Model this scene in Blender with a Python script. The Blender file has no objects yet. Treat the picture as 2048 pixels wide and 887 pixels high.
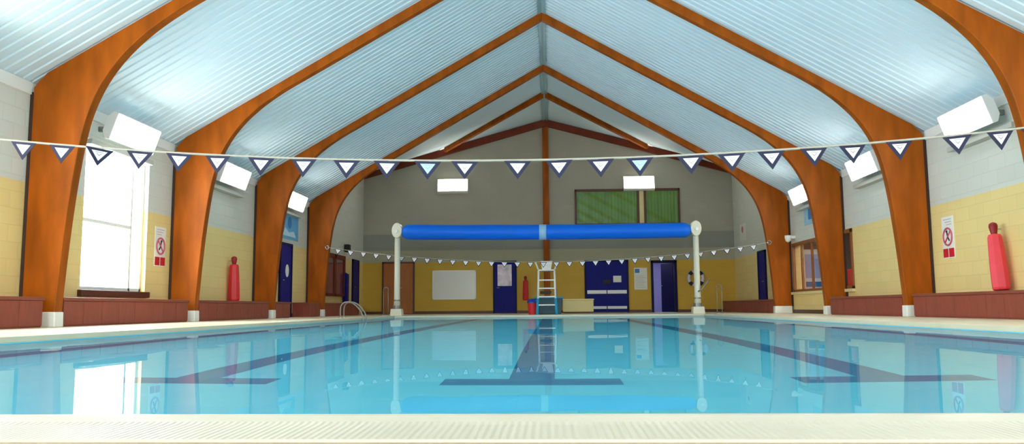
import bpy, bmesh, math, random
from mathutils import Vector, Matrix
random.seed(7)
S = bpy.context.scene
C = S.collection
pi = math.pi

# ------------------------------------------------------------------ materials
def srgb(r, g, b):
    f = lambda c: (c/255/12.92) if c/255 <= .04045 else ((c/255+.055)/1.055)**2.4
    return (f(r), f(g), f(b), 1)
def mat(name, col, rough=.5, metal=0, spec=.5, vary=0, scale=6, bump=0, bscale=40, stretch=None, coat=0):
    m = bpy.data.materials.new(name); m.use_nodes = True
    nt = m.node_tree; b = nt.nodes['Principled BSDF']
    b.inputs['Base Color'].default_value = col
    b.inputs['Roughness'].default_value = rough
    b.inputs['Metallic'].default_value = metal
    b.inputs['Specular IOR Level'].default_value = spec
    b.inputs['Coat Weight'].default_value = coat
    if vary or bump:
        tc = nt.nodes.new('ShaderNodeTexCoord'); mp = nt.nodes.new('ShaderNodeMapping')
        nt.links.new(tc.outputs['Object'], mp.inputs[0])
        if stretch: mp.inputs['Scale'].default_value = stretch
        n = nt.nodes.new('ShaderNodeTexNoise'); n.inputs['Scale'].default_value = scale; n.inputs['Detail'].default_value = 5
        nt.links.new(mp.outputs[0], n.inputs['Vector'])
        if vary:
            r = nt.nodes.new('ShaderNodeMapRange'); r.inputs['From Min'].default_value = .3; r.inputs['From Max'].default_value = .7
            r.inputs['To Min'].default_value = 1-vary; r.inputs['To Max'].default_value = 1+vary*.6
            nt.links.new(n.outputs['Fac'], r.inputs[0])
            v = nt.nodes.new('ShaderNodeHueSaturation'); v.inputs['Color'].default_value = col
            nt.links.new(r.outputs[0], v.inputs['Value']); nt.links.new(v.outputs[0], b.inputs['Base Color'])
        if bump:
            n2 = nt.nodes.new('ShaderNodeTexNoise'); n2.inputs['Scale'].default_value = bscale
            nt.links.new(mp.outputs[0], n2.inputs['Vector'])
            bp = nt.nodes.new('ShaderNodeBump'); bp.inputs['Strength'].default_value = bump; bp.inputs['Distance'].default_value = .01
            nt.links.new(n2.outputs['Fac'], bp.inputs['Height']); nt.links.new(bp.outputs[0], b.inputs['Normal'])
    return m
def emit(name, col, strength):
    m = bpy.data.materials.new(name); m.use_nodes = True; nt = m.node_tree
    nt.nodes.remove(nt.nodes['Principled BSDF'])
    e = nt.nodes.new('ShaderNodeEmission'); e.inputs[0].default_value = col; e.inputs[1].default_value = strength
    nt.links.new(e.outputs[0], nt.nodes['Material Output'].inputs[0]); return m
def paint(name, bands, brick=True, mortar=.9):
    """painted blockwork: bands = [(height where the band ends, colour)...], bottom up"""
    m = bpy.data.materials.new(name); m.use_nodes = True; nt = m.node_tree; b = nt.nodes['Principled BSDF']
    L = nt.links.new; N = nt.nodes.new
    b.inputs['Roughness'].default_value = .55; b.inputs['Specular IOR Level'].default_value = .3
    g = N('ShaderNodeNewGeometry'); sp = N('ShaderNodeSeparateXYZ'); L(g.outputs['Position'], sp.inputs[0])
    prev = None
    for i, (z, c) in enumerate(bands):
        if prev is None:
            rgb = N('ShaderNodeRGB'); rgb.outputs[0].default_value = c; prev = rgb.outputs[0]
        else:
            gt = N('ShaderNodeMath'); gt.operation = 'GREATER_THAN'; gt.inputs[1].default_value = bands[i-1][0]; L(sp.outputs['Z'], gt.inputs[0])
            mx = N('ShaderNodeMix'); mx.data_type = 'RGBA'; L(gt.outputs[0], mx.inputs[0]); L(prev, mx.inputs[6]); mx.inputs[7].default_value = c
            prev = mx.outputs[2]
    ad = N('ShaderNodeMath'); L(sp.outputs['X'], ad.inputs[0]); L(sp.outputs['Y'], ad.inputs[1])
    cb = N('ShaderNodeCombineXYZ'); L(ad.outputs[0], cb.inputs[0]); L(sp.outputs['Z'], cb.inputs[1])
    bt = N('ShaderNodeTexBrick'); L(cb.outputs[0], bt.inputs['Vector'])
    bt.inputs['Scale'].default_value = 1; bt.inputs['Brick Width'].default_value = .45; bt.inputs['Row Height'].default_value = .225
    bt.inputs['Mortar Size'].default_value = .008; bt.inputs['Mortar Smooth'].default_value = .5
    bt.inputs['Color1'].default_value = (1, 1, 1, 1); bt.inputs['Color2'].default_value = (.955, .955, .955, 1); bt.inputs['Mortar'].default_value = (mortar,)*3+(1,)
    mu = N('ShaderNodeMix'); mu.data_type = 'RGBA'; mu.blend_type = 'MULTIPLY'; mu.inputs[0].default_value = 1
    L(prev, mu.inputs[6]); L(bt.outputs['Color'], mu.inputs[7])
    L(mu.outputs[2], b.inputs['Base Color'])
    bp = N('ShaderNodeBump'); bp.inputs['Strength'].default_value = .25; bp.inputs['Distance'].default_value = .006; bp.invert = True
    L(bt.outputs['Fac'], bp.inputs['Height']); L(bp.outputs[0], b.inputs['Normal'])
    return m

WOOD = mat('oiled_glulam', srgb(160, 80, 7), .5, spec=.15, vary=.3, scale=2.2, stretch=(2.5, 2.5, .6), bump=.05, bscale=30)
WOODDARK = mat('red_brown_and_shaded_timber', srgb(118, 46, 20), .5, spec=.25, vary=.2, scale=3)  # red-brown timber; for the gable beams the shadow is in this colour
DARKSTRIP = mat('dark_brown_strip', srgb(62, 40, 30), .8)
BROWN = mat('brown_trim_paint', srgb(88, 44, 26), .45, vary=.12, scale=3)
BENCH = mat('red_brown_boarding', srgb(146, 66, 46), .5, vary=.16, scale=5, stretch=(3, 3, .6), bump=.08, bscale=25)
BENCHTOP = mat('bench_top_boarding', srgb(138, 66, 46), .45, vary=.15, scale=5, stretch=(3, .5, 3))
WHITE = mat('white_paint', srgb(240, 240, 236), .4)
WHITEPL = mat('white_plastic', srgb(238, 238, 230), .35)
CREAMM = mat('cream_metal', srgb(222, 220, 200), .35)
CEIL = mat('pale_blue_profiled_sheet', srgb(208, 227, 238), .6, spec=.12, vary=.04, scale=.6)
SIDE = paint('side_wall_paint', [(1.95, srgb(238, 212, 144)), (9, srgb(216, 216, 206))])
ENDP_SHADED = paint('end_wall_paint_and_shade', [(1.93, srgb(208, 166, 60)), (2.38, srgb(176, 170, 146)), (3.0, srgb(150, 150, 140)), (9, srgb(172, 166, 150))], mortar=.95)  # shadow band and the dimness of the far end are put into these colours
PLAIN = mat('cream_paint', srgb(226, 208, 150), .5, vary=.05)
DECK = mat('cream_deck_tile', srgb(216, 204, 174), .4, vary=.05, scale=4)
DECKBR = mat('brown_quarry_tile', srgb(168, 142, 112), .5, vary=.12, scale=8)
BLUE = mat('navy_blue_gloss', srgb(14, 20, 120), .5, spec=.15, vary=.08)
BLUED = mat('dark_navy_frame', srgb(12, 14, 62), .5, spec=.15)
COVER = mat('bright_blue_cover', srgb(0, 108, 232), .5, spec=.3, vary=.05, scale=2, stretch=(.3, 4, 4))
RED = mat('red_foam', srgb(214, 34, 44), .45, vary=.08)
REDD = mat('dark_red_strap', srgb(140, 14, 24), .5)
PINKR = mat('coral_red_foam', srgb(240, 66, 80), .45, vary=.06)
STEEL = mat('brushed_steel', srgb(200, 200, 200), .25, metal=1)
GREYM = mat('grey_metal', srgb(140, 142, 140), .4, metal=.6)
BOARD = mat('whiteboard_enamel', srgb(232, 230, 224), .18)
PAPER = mat('notice_paper', srgb(232, 230, 214), .6)
INK = mat('dark_ink', srgb(24, 24, 34), .6)
NAVY = mat('navy_pennant_cloth', srgb(26, 28, 62), .7)
PENW = mat('white_pennant_cloth', srgb(240, 240, 244), .7)
PENB = mat('pale_blue_pennant_cloth', srgb(176, 208, 238), .7)
CORD = mat('pale_cord', srgb(178, 170, 156), .8)
TEAL = mat('teal_plastic', srgb(16, 150, 190), .4)
TEALD = mat('dark_teal_plastic', srgb(8, 70, 88), .45)
SIGNRED = mat('sign_red', srgb(206, 26, 44), .45)
SIGNPK = mat('sign_ring_red', srgb(196, 90, 110), .45)
POSTER = mat('sky_blue_poster', srgb(92, 178, 226), .4, vary=.12, scale=3)
POSTERD = mat('deep_blue_print', srgb(40, 120, 190), .45)
PALE = mat('pale_print', srgb(190, 224, 240), .45)
GREEN = mat('green_blind_cloth', srgb(120, 158, 74), .6, vary=.16, scale=2, stretch=(3, 3, .4))
PINKSHEET = mat('dusky_pink_sheet', srgb(150, 70, 84), .6, vary=.2, scale=3, stretch=(2, 6, .3))
CREAMBOX = mat('cream_box_laminate', srgb(226, 210, 146), .45)
BLACK = mat('black_rubber', srgb(18, 18, 20), .6)
LAV = mat('lavender_wall', srgb(150, 152, 206), .6)
MAROON = mat('maroon_upholstery', srgb(120, 22, 30), .7)
GREYLOB = mat('grey_lobby_wall', srgb(140, 126, 120), .7)
PINKISH = mat('pink_reflection_panel', srgb(206, 184, 196), .25, vary=.4, scale=4)  # whitish-pink reflection on the door glass, put into the panel colour
LAMP = emit('lamp_diffuser_glow', (1, .97, .9, 1), 12.5)
LAMPE = emit('end_lamp_diffuser_glow', (1, .95, .82, 1), 10)
LAMPS = emit('fill_lamp_glow', (1, .96, .9, 1), 14)  # glow of the added lobby and corridor lamps

def glass_mat():
    m = bpy.data.materials.new('window_glass'); m.use_nodes = True; nt = m.node_tree
    nt.nodes.remove(nt.nodes['Principled BSDF'])
    t = nt.nodes.new('ShaderNodeBsdfTransparent'); g = nt.nodes.new('ShaderNodeBsdfGlossy'); g.inputs['Roughness'].default_value = .02
    f = nt.nodes.new('ShaderNodeFresnel'); f.inputs[0].default_value = 1.45; x = nt.nodes.new('ShaderNodeMixShader')
    t.inputs[0].default_value = (.97, .985, .98, 1)
    ge = nt.nodes.new('ShaderNodeNewGeometry'); mr = nt.nodes.new('ShaderNodeMapRange'); mr.inputs['To Min'].default_value = 1.45; mr.inputs['To Max'].default_value = 1/1.45
    nt.links.new(ge.outputs['Backfacing'], mr.inputs[0]); nt.links.new(mr.outputs[0], f.inputs[0])
    nt.links.new(f.outputs[0], x.inputs[0]); nt.links.new(t.outputs[0], x.inputs[1]); nt.links.new(g.outputs[0], x.inputs[2])
    nt.links.new(x.outputs[0], nt.nodes['Material Output'].inputs[0]); return m
GLASS = glass_mat()
def water_mat():
    m = bpy.data.materials.new('clear_pool_water'); m.use_nodes = True; nt = m.node_tree
    nt.nodes.remove(nt.nodes['Principled BSDF']); N = nt.nodes.new; L = nt.links.new
    g = N('ShaderNodeBsdfRefraction'); g.inputs['IOR'].default_value = 1.33; g.inputs['Roughness'].default_value = 0; g.inputs[0].default_value = (.97, 1, 1, 1)
    gl = N('ShaderNodeBsdfGlossy'); gl.inputs['Roughness'].default_value = 0
    ge = N('ShaderNodeNewGeometry'); mr = N('ShaderNodeMapRange'); mr.inputs['To Min'].default_value = 1.33; mr.inputs['To Max'].default_value = 1/1.33; L(ge.outputs['Backfacing'], mr.inputs[0])
    fr = N('ShaderNodeFresnel'); L(mr.outputs[0], fr.inputs[0])
    # rippled water mirrors a little less than flat water at grazing angles; full mirror from below (total internal reflection)
    k = N('ShaderNodeMapRange'); k.inputs['To Min'].default_value = .68; k.inputs['To Max'].default_value = 1; L(ge.outputs['Backfacing'], k.inputs[0])
    mf = N('ShaderNodeMath'); mf.operation = 'MULTIPLY'; L(fr.outputs[0], mf.inputs[0]); L(k.outputs[0], mf.inputs[1])
    mxs = N('ShaderNodeMixShader'); L(mf.outputs[0], mxs.inputs[0]); L(g.outputs[0], mxs.inputs[1]); L(gl.outputs[0], mxs.inputs[2])
    tc = N('ShaderNodeNewGeometry'); mp = N('ShaderNodeMapping'); mp.inputs['Scale'].default_value = (1, .6, 1); L(tc.outputs['Position'], mp.inputs[0])
    n = N('ShaderNodeTexNoise'); n.inputs['Scale'].default_value = 1.6; n.inputs['Detail'].default_value = 2.5; L(mp.outputs[0], n.inputs['Vector'])
    b = N('ShaderNodeBump'); b.inputs['Strength'].default_value = 1; b.inputs['Distance'].default_value = .0014
    L(n.outputs['Fac'], b.inputs['Height']); L(b.outputs[0], g.inputs['Normal']); L(b.outputs[0], gl.inputs['Normal']); L(b.outputs[0], fr.inputs['Normal'])
    L(mxs.outputs[0], nt.nodes['Material Output'].inputs[0]); return m
WATER = water_mat()
def pool_mat(name, col, col2):
    m = bpy.data.materials.new(name); m.use_nodes = True; nt = m.node_tree; b = nt.nodes['Principled BSDF']
    g = nt.nodes.new('ShaderNodeNewGeometry'); bt = nt.nodes.new('ShaderNodeTexBrick'); nt.links.new(g.outputs['Position'], bt.inputs['Vector'])
    bt.offset = 0; bt.inputs['Scale'].default_value = 1; bt.inputs['Brick Width'].default_value = .2; bt.inputs['Row Height'].default_value = .2
    bt.inputs['Mortar Size'].default_value = .004; bt.inputs['Color1'].default_value = col; bt.inputs['Color2'].default_value = col2
    bt.inputs['Mortar'].default_value = col2
    nt.links.new(bt.outputs['Color'], b.inputs['Base Color']); b.inputs['Roughness'].default_value = .4; return m
POOL = pool_mat('pool_blue_tile', (.17, .78, .985, 1), (.15, .75, .975, 1))
LANE = mat('dark_blue_lane_tile', srgb(62, 146, 190), .4)
def coping_mat():
    m = bpy.data.materials.new('ribbed_cream_coping'); m.use_nodes = True; nt = m.node_tree; b = nt.nodes['Principled BSDF']; N = nt.nodes.new; L = nt.links.new
    g = N('ShaderNodeNewGeometry'); w = N('ShaderNodeTexWave'); w.wave_type = 'BANDS'; w.bands_direction = 'X'; w.inputs['Scale'].default_value = 24
    w.inputs['Distortion'].default_value = .4; w.inputs['Detail'].default_value = 1; L(g.outputs['Position'], w.inputs['Vector'])
    sp = N('ShaderNodeSeparateXYZ'); L(g.outputs['Position'], sp.inputs[0])
    lt = N('ShaderNodeMath'); lt.operation = 'LESS_THAN'; lt.inputs[1].default_value = 1.46; L(sp.outputs['Y'], lt.inputs[0])
    mu = N('ShaderNodeMath'); mu.operation = 'MULTIPLY'; L(lt.outputs[0], mu.inputs[0]); L(w.outputs['Fac'], mu.inputs[1])
    bp = N('ShaderNodeBump'); bp.inputs['Strength'].default_value = .5; bp.inputs['Distance'].default_value = .003; L(mu.outputs[0], bp.inputs['Height'])
    L(bp.outputs[0], b.inputs['Normal'])
    n = N('ShaderNodeTexNoise'); n.inputs['Scale'].default_value = 5; L(g.outputs['Position'], n.inputs['Vector'])
    mx = N('ShaderNodeMix'); mx.data_type = 'RGBA'; L(n.outputs['Fac'], mx.inputs[0]); mx.inputs[6].default_value = srgb(200, 190, 168); mx.inputs[7].default_value = srgb(186, 176, 158)
    L(mx.outputs[2], b.inputs['Base Color']); b.inputs['Roughness'].default_value = .42; return m
COPING = coping_mat()

# ------------------------------------------------------------------ mesh helper
class MB:
    def __init__(s): s.v = []; s.f = []; s.m = []
    def add(s, vs, fs, mi=0):
        o = len(s.v); s.v += [tuple(v) for v in vs]; s.f += [tuple(i+o for i in f) for f in fs]; s.m += [mi]*len(fs); return s
    def box(s, x0, x1, y0, y1, z0, z1, mi=0):
        x0, x1 = sorted((x0, x1)); y0, y1 = sorted((y0, y1)); z0, z1 = sorted((z0, z1))
        return s.add([(x, y, z) for z in (z0, z1) for y in (y0, y1) for x in (x0, x1)],
                     [(0, 2, 3, 1), (4, 5, 7, 6), (0, 1, 5, 4), (2, 6, 7, 3), (0, 4, 6, 2), (1, 3, 7, 5)], mi)
    def prism(s, poly, ext, axis, mi=0):
        """poly: 2-D outline, ext: (a, b) along axis. axis 'x': (y,z), 'y': (x,z), 'z': (x,y)"""
        P = {'x': lambda p, e: (e, p[0], p[1]), 'y': lambda p, e: (p[0], e, p[1]), 'z': lambda p, e: (p[0], p[1], e)}[axis]
        n = len(poly); vs = [P(p, ext[0]) for p in poly]+[P(p, ext[1]) for p in poly]
        return s.add(vs, [tuple(range(n)), tuple(range(2*n-1, n-1, -1))]+[(i, i+n, (i+1) % n+n, (i+1) % n) for i in range(n)], mi)
    def tube(s, path, r, seg=10, mi=0, caps=True):
        path = [Vector(p) for p in path]; n = len(path); rs = r if isinstance(r, (list, tuple)) else [r]*n
        vs = []; up = None
        for i, p in enumerate(path):
            d = (path[min(i+1, n-1)]-path[max(i-1, 0)]).normalized()
            if up is None: up = Vector((0, 0, 1)) if abs(d.z) < .9 else Vector((0, 1, 0))
            a = d.cross(up).normalized(); b = a.cross(d).normalized(); up = b
            vs += [p+(a*math.cos(2*pi*k/seg)+b*math.sin(2*pi*k/seg))*rs[i] for k in range(seg)]
        fs = [(i*seg+k, i*seg+(k+1) % seg, (i+1)*seg+(k+1) % seg, (i+1)*seg+k) for i in range(n-1) for k in range(seg)]
        if caps: fs += [tuple(range(seg-1, -1, -1)), tuple(range((n-1)*seg, n*seg))]
        return s.add(vs, fs, mi)
    def ring(s, c, R, r, axis='y', a0=0, a1=2*pi, n=32, seg=8, mi=0):
        c = Vector(c); full = abs(a1-a0-2*pi) < 1e-6; vs = []; k = n if full else n+1
        U, V, W = {'y': (Vector((1, 0, 0)), Vector((0, 0, 1)), Vector((0, 1, 0))), 'x': (Vector((0, 1, 0)), Vector((0, 0, 1)), Vector((1, 0, 0))), 'z': (Vector((1, 0, 0)), Vector((0, 1, 0)), Vector((0, 0, 1)))}[axis]
        for i in range(k):
            t = a0+(a1-a0)*i/n; d = U*math.cos(t)+V*math.sin(t)
            vs += [c+d*(R+r*math.cos(2*pi*j/seg))+W*r*math.sin(2*pi*j/seg) for j in range(seg)]
        fs = [(i*seg+j, i*seg+(j+1) % seg, ((i+1) % k)*seg+(j+1) % seg, ((i+1) % k)*seg+j) for i in range(n) for j in range(seg)]
        return s.add(vs, fs, mi)
    def build(s, name, mats, parent=None, bevel=0, smooth=False):
        me = bpy.data.meshes.new(name)
        off = Vector((0, 0, 0)); p = parent
        while p is not None: off = off+p.location; p = p.parent
        me.from_pydata([tuple(Vector(v)-off) for v in s.v], [], s.f)
        for m in (mats if isinstance(mats, (list, tuple)) else [mats]): me.materials.append(m)
        for i, q in enumerate(me.polygons): q.material_index = s.m[i]
        b = bmesh.new(); b.from_mesh(me); bmesh.ops.recalc_face_normals(b, faces=b.faces); b.to_mesh(me); b.free()
        if smooth:
            for q in me.polygons: q.use_smooth = True
        o = bpy.data.objects.new(name, me); C.objects.link(o)
        if parent is not None: o.parent = parent
        if bevel:
            md = o.modifiers.new('soft_edge', 'BEVEL'); md.width = bevel; md.segments = 2; md.limit_method = 'ANGLE'; md.angle_limit = .7
        return o
def tag(o, label=None, cat=None, group=None, kind=None):
    if label: o['label'] = label
    if cat: o['category'] = cat
    if group: o['group'] = group
    if kind: o['kind'] = kind
    return o
def thing(name, label, cat, loc, group=None, kind=None):
    o = bpy.data.objects.new(name, None); C.objects.link(o); o.location = loc; o.empty_display_size = .2
    return tag(o, label, cat, group, kind)
def struct(o): o['kind'] = 'structure'; return o
def spline(pts, k=5):
    out = []
    for i in range(len(pts)-1):
        p0, p1, p2, p3 = pts[max(i-1, 0)], pts[i], pts[i+1], pts[min(i+2, len(pts)-1)]
        for j in range(k):
            t = j/k
            out.append(tuple(.5*((2*b)+(-a+c)*t+(2*a-5*b+4*c-d)*t*t+(-a+3*b-3*c+d)*t**3) for a, b, c, d in zip(p0, p1, p2, p3)))
    return out+[pts[-1]]

# ------------------------------------------------------------------ dimensions
HW = 6.96; YB = -4.2; YE = 30.0; RIDGE = 7.33; SL = .575; SH = .277
ARCH_Y = [6.19, 10.38, 14.57, 18.76, 22.95]; AT = .17
PX0, PX1, PY0, PY1 = -4.25, 4.35, 1.55, 22.4; WZ = -.05; PD = -1.05
YL = ARCH_Y[4]+AT+.02                # where the steep roof ends

# ------------------------------------------------------------------ walls
def wall(name, axis, pos, thick, u0, u1, top, holes, m, ztop_pts=None):
    """upright wall in the plane axis=pos with rectangular holes (u0,u1,z0,z1); thick points outward"""
    P = (lambda u, z, d: (pos+d, u, z)) if axis == 'x' else (lambda u, z, d: (u, pos+d, z))
    us = sorted({u0, u1, *[h[0] for h in holes], *[h[1] for h in holes], *(ztop_pts or [])}); zs0 = sorted({0.0, *[h[2] for h in holes], *[h[3] for h in holes]})
    mb = MB()
    for a, b in zip(us, us[1:]):
        for i, z in enumerate(zs0):
            lo = (z, z); hi = (zs0[i+1],)*2 if i+1 < len(zs0) else (top(a), top(b))
            mu, mz = (a+b)/2, z+1e-4
            if any(h[0] < mu < h[1] and h[2] <= mz < h[3] for h in holes): continue
            for d in (0, thick):
                mb.add([P(a, lo[0], d), P(b, lo[1], d), P(b, hi[1], d), P(a, hi[0], d)], [(0, 1, 2, 3)])
    for h in holes:
        for (a, za, b, zb) in ((h[0], h[2], h[1], h[2]), (h[1], h[2], h[1], h[3]), (h[1], h[3], h[0], h[3]), (h[0], h[3], h[0], h[2])):
            mb.add([P(a, za, 0), P(b, zb, 0), P(b, zb, thick), P(a, za, thick)], [(0, 1, 2, 3)])
    me = bpy.data.meshes.new(name); me.from_pydata(mb.v, [], mb.f); me.materials.append(m)
    o = bpy.data.objects.new(name, me); C.objects.link(o); return struct(o)
EAVE = RIDGE-SL*HW; EEND = RIDGE-SH*HW
side_top = lambda y: (EAVE if y <= YL else EAVE+(EEND-EAVE)*(y-YL)/(YE-YL))+.06
LWIN = [(11.78, 13.72, .53, 2.86), (7.1, 9.1, .53, 2.78), (2.9, 4.9, .53, 2.78)]  # first opening is in view, the rest are added to bring daylight
wall('wall_left', 'x', -HW, -.3, YB, YE, side_top, LWIN, SIDE, [YL])
RWIN = (18.35, 22.85, .58, 1.94)
wall('wall_right', 'x', HW, .3, YB, YE, side_top, [RWIN], SIDE, [YL])
DOORWAY = (3.93, 4.75, 0.0, 1.85)
wall('wall_end', 'y', YE, .3, -HW, HW, lambda x: RIDGE-SH*abs(x)+.06, [DOORWAY], ENDP_SHADED, [0.0])
BWIN = [(-4.8, -1.4, .9, 3.6), (1.4, 4.8, .9, 3.6)]  # unseen openings added to give frontal daylight
wall('wall_back', 'y', YB, -.3, -HW, HW, lambda x: RIDGE-SL*abs(x)+.06, BWIN, SIDE, [0.0])

# ceiling: profiled sheet with ribs running from eave to ridge
def rib_profile(y0, y1, pitch=.19):
    out = []; y = y0
    while y < y1:
        for dy, dz in ((0, 0), (.12, 0), (.13, .024), (.178, .024)):
            if y+dy < y1: out.append((y+dy, dz))
        y += pitch
    out.append((y1, 0)); return out
cb = MB()
prof = rib_profile(YB, YL)
for sx in (-1, 1):
    vs = []; n = len(prof)
    for X in (0, HW+.02): vs += [(sx*X, y, RIDGE-SL*X+.012+dz) for y, dz in prof]
    cb.add(vs, [(i, i+1, n+i+1, n+i) for i in range(n-1)])
    # last bay: the steep pitch eases up to the shallow gable line
    NU, fr = 24, rib_profile(0, 7.0, .23); nf = len(fr); vs = []
    for i in range(NU+1):
        X = (HW+.02)*i/NU; yb = min(26+X, YE)
        for t, dz in fr:
            t /= 7.0
            vs.append((sx*X, YL+(yb-YL)*t, (RIDGE-SL*X)*(1-t)+(RIDGE-SH*X)*t+.012+dz*.6))
    cb.add(vs, [(i*nf+j, i*nf+j+1, (i+1)*nf+j+1, (i+1)*nf+j) for i in range(NU) for j in range(nf-1)])
    cb.add([(0, 26, RIDGE+.012), (0, YE, RIDGE+.012), (sx*4, YE, RIDGE-SH*4+.012)], [(0, 1, 2)])
ceil = cb.build('ceiling', CEIL); struct(ceil)
rt = MB(); rt.prism([(-.09, RIDGE-.055), (0, RIDGE-.003), (.09, RIDGE-.055), (.09, RIDGE-.065), (0, RIDGE-.016), (-.09, RIDGE-.065)], (YB, YE-.05), 'y')
struct(rt.build('trim_1', mat('pale_blue_ridge_flashing', srgb(150, 186, 196), .4)))
for sx, nm in ((-1, 'trim_2'), (1, 'trim_3')):
    e = MB(); e.prism([(sx*HW, EAVE-.16), (sx*(HW-.02), EAVE-.16), (sx*(HW-.02), EAVE+.005), (sx*HW, EAVE)], (YB, YL), 'y'); struct(e.build(nm, WHITE))

# ------------------------------------------------------------------ floor, pool
fb = MB()
T = .0
def quad(mb, x0, x1, y0, y1, z, mi=0): mb.add([(x0, y0, z), (x1, y0, z), (x1, y1, z), (x0, y1, z)], [(0, 1, 2, 3)], mi)
quad(fb, -HW, HW, YB, 1.28, 0, 1); quad(fb, -HW, HW, 1.28, PY0, 0); quad(fb, -HW, PX0, PY0, PY1, 0); quad(fb, PX1, HW, PY0, PY1, 0); quad(fb, -HW, HW, PY1, YE, 0)
struct(fb.build('floor', [DECK, DECKBR]))
pb = MB()
pb.add([(PX0, PY0, PD), (PX1, PY0, PD), (PX1, PY1, PD), (PX0, PY1, PD), (PX0, PY0, 0), (PX1, PY0, 0), (PX1, PY1, 0), (PX0, PY1, 0)],
       [(0, 1, 2, 3), (0, 4, 5, 1), (1, 5, 6, 2), (2, 6, 7, 3), (3, 7, 4, 0)])
for lx in (-3.72, -1.675, .045, 1.765, 3.8):
    quad(pb, lx-.115, lx+.115, 4.1, PY1-2.2, PD+.003, 1)
    quad(pb, lx-.44, lx+.44, 3.86, 4.1, PD+.003, 1); quad(pb, lx-.44, lx+.44, PY1-2.2, PY1-1.96, PD+.003, 1)
struct(pb.build('pool_basin', [POOL, LANE]))
w = MB(); quad(w, PX0-.001, PX1+.001, PY0-.001, PY1+.001, WZ)
struct(w.build('water', WATER))
cp = MB()
cp.prism([(1.285, -.01), (1.285, .004), (1.44, .005), (1.475, .009), (1.505, .0125), (1.525, .0125), (1.541, .008), (1.552, -.004), (1.552, -.045), (1.53, -.045), (1.53, -.01)], (-HW, HW), 'x')
cpo = cp.build('coping', COPING); struct(cpo)
sc_ = MB()
sc_.box(PX0-.26, PX0+.005, PY0+.01, PY1, -.045, .006); sc_.box(PX1-.005, PX1+.26, PY0+.01, PY1, -.045, .006); sc_.box(PX0-.26, PX1+.26, PY1-.005, PY1+.26, -.045, .006)
struct(sc_.build('pool_edging', DECK, bevel=.004))

# skirtings
for nm, bx in (('baseboard_end', (-HW, DOORWAY[0]-.08, YE-.03, YE, 0, .1)), ('baseboard_right', (HW-.03, HW, 18.9, 22.9, 0, .1)), ('baseboard_left', (-HW, -HW+.03, 20.05, 22.9, 0, .1))):
    b = MB(); b.box(*bx)
    if nm == 'baseboard_end': b.box(DOORWAY[1]+.08, HW, YE-.03, YE, 0, .1)
    struct(b.build(nm, BROWN))

# ------------------------------------------------------------------ portal arches
INNER = [(0, 7.135), (2.2, 5.87), (4.2, 4.725), (4.8, 4.385), (5.2, 4.12), (5.5, 3.87), (5.75, 3.6), (5.95, 3.3), (6.1, 2.96), (6.2, 2.58), (6.27, 2.15), (6.33, 1.65), (6.38, 1.1), (6.42, .55), (6.445, .19)]
OUTER = [(6.9, .19), (6.9, 3.26), (6.86, 3.32), (6.72, 3.466), (0, RIDGE)]
inner = [INNER[0]]+spline(INNER[1:], 5)
where = ['above the photographer at the near end of the pool', 'crossing the near end, beside the left window', 'second in view, passing over just beyond the left window',
         'third in view, beside the sky blue poster', 'last in view, carrying the far pennant line']
def make_arch(y, lab):
    t = thing('timber_arch', 'curved orange timber portal arch '+lab, 'arch', (0, y, 0), 'glulam portal arches')
    for sx in (-1, 1):
        m = MB(); m.prism([(sx*a, b) for a, b in inner+OUTER], (y, y+AT), 'y')
        o = m.build('arch_half', WOOD, t, bevel=.012)
        f = MB(); f.prism([(sx*6.425, 0), (sx*6.91, 0), (sx*6.905, .2), (sx*6.43, .2)], (y-.015, y+AT+.015), 'y'); f.build('foot_shoe', WHITEPL, t, bevel=.012)['label'] = 'white shoe at the foot of the arch'
        p = MB(); p.box(sx*6.895, sx*(HW-.002), y+.02, y+AT, .2, 3.2); p.build('dark_strip', DARKSTRIP, t)  # dark strip filling the gap between column and wall
    return t
for y, l in zip(ARCH_Y, where): make_arch(y, l)

# end bay timbers
for sx, side in ((-1, 'left'), (1, 'right')):
    a, b = Vector((sx*.065, 26.065, RIDGE-.02)), Vector((sx*3.8, YE-.2, RIDGE-SH*3.8-.01))
    d = (b-a); n = Vector((d.y, -d.x, 0)).normalized()*.06
    m = MB(); m.add([a-n, a+n, b+n, b-n]+[p-Vector((0, 0, .17)) for p in (a-n, a+n, b+n, b-n)], [(0, 1, 2, 3), (7, 6, 5, 4), (0, 4, 5, 1), (1, 5, 6, 2), (2, 6, 7, 3), (3, 7, 4, 0)])
    tag(m.build('valley_rafter', WOOD, bevel=.008), 'slim orange rafter running from ridge down to %s half of end gable' % side, 'rafter', 'valley rafters of the end bay')
    m = MB(); m.prism([(0, RIDGE-.27), (0, RIDGE-.005), (sx*(HW-.01), EEND-.005), (sx*(HW-.01), EEND-.27)], (YE-.1, YE-.002), 'y')
    tag(m.build('gable_rafter', WOODDARK, bevel=.01), 'sloping beam in shadow-darkened red-brown along the top of the %s half of the end wall' % side, 'beam', 'beams along the end gable')
m = MB(); m.box(-.115, .115, YE-.16, YE-.003, 0, RIDGE-.31)
tag(m.build('timber_post', WOOD, bevel=.01), 'tall orange timber post up the middle of the end wall', 'post')

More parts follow.
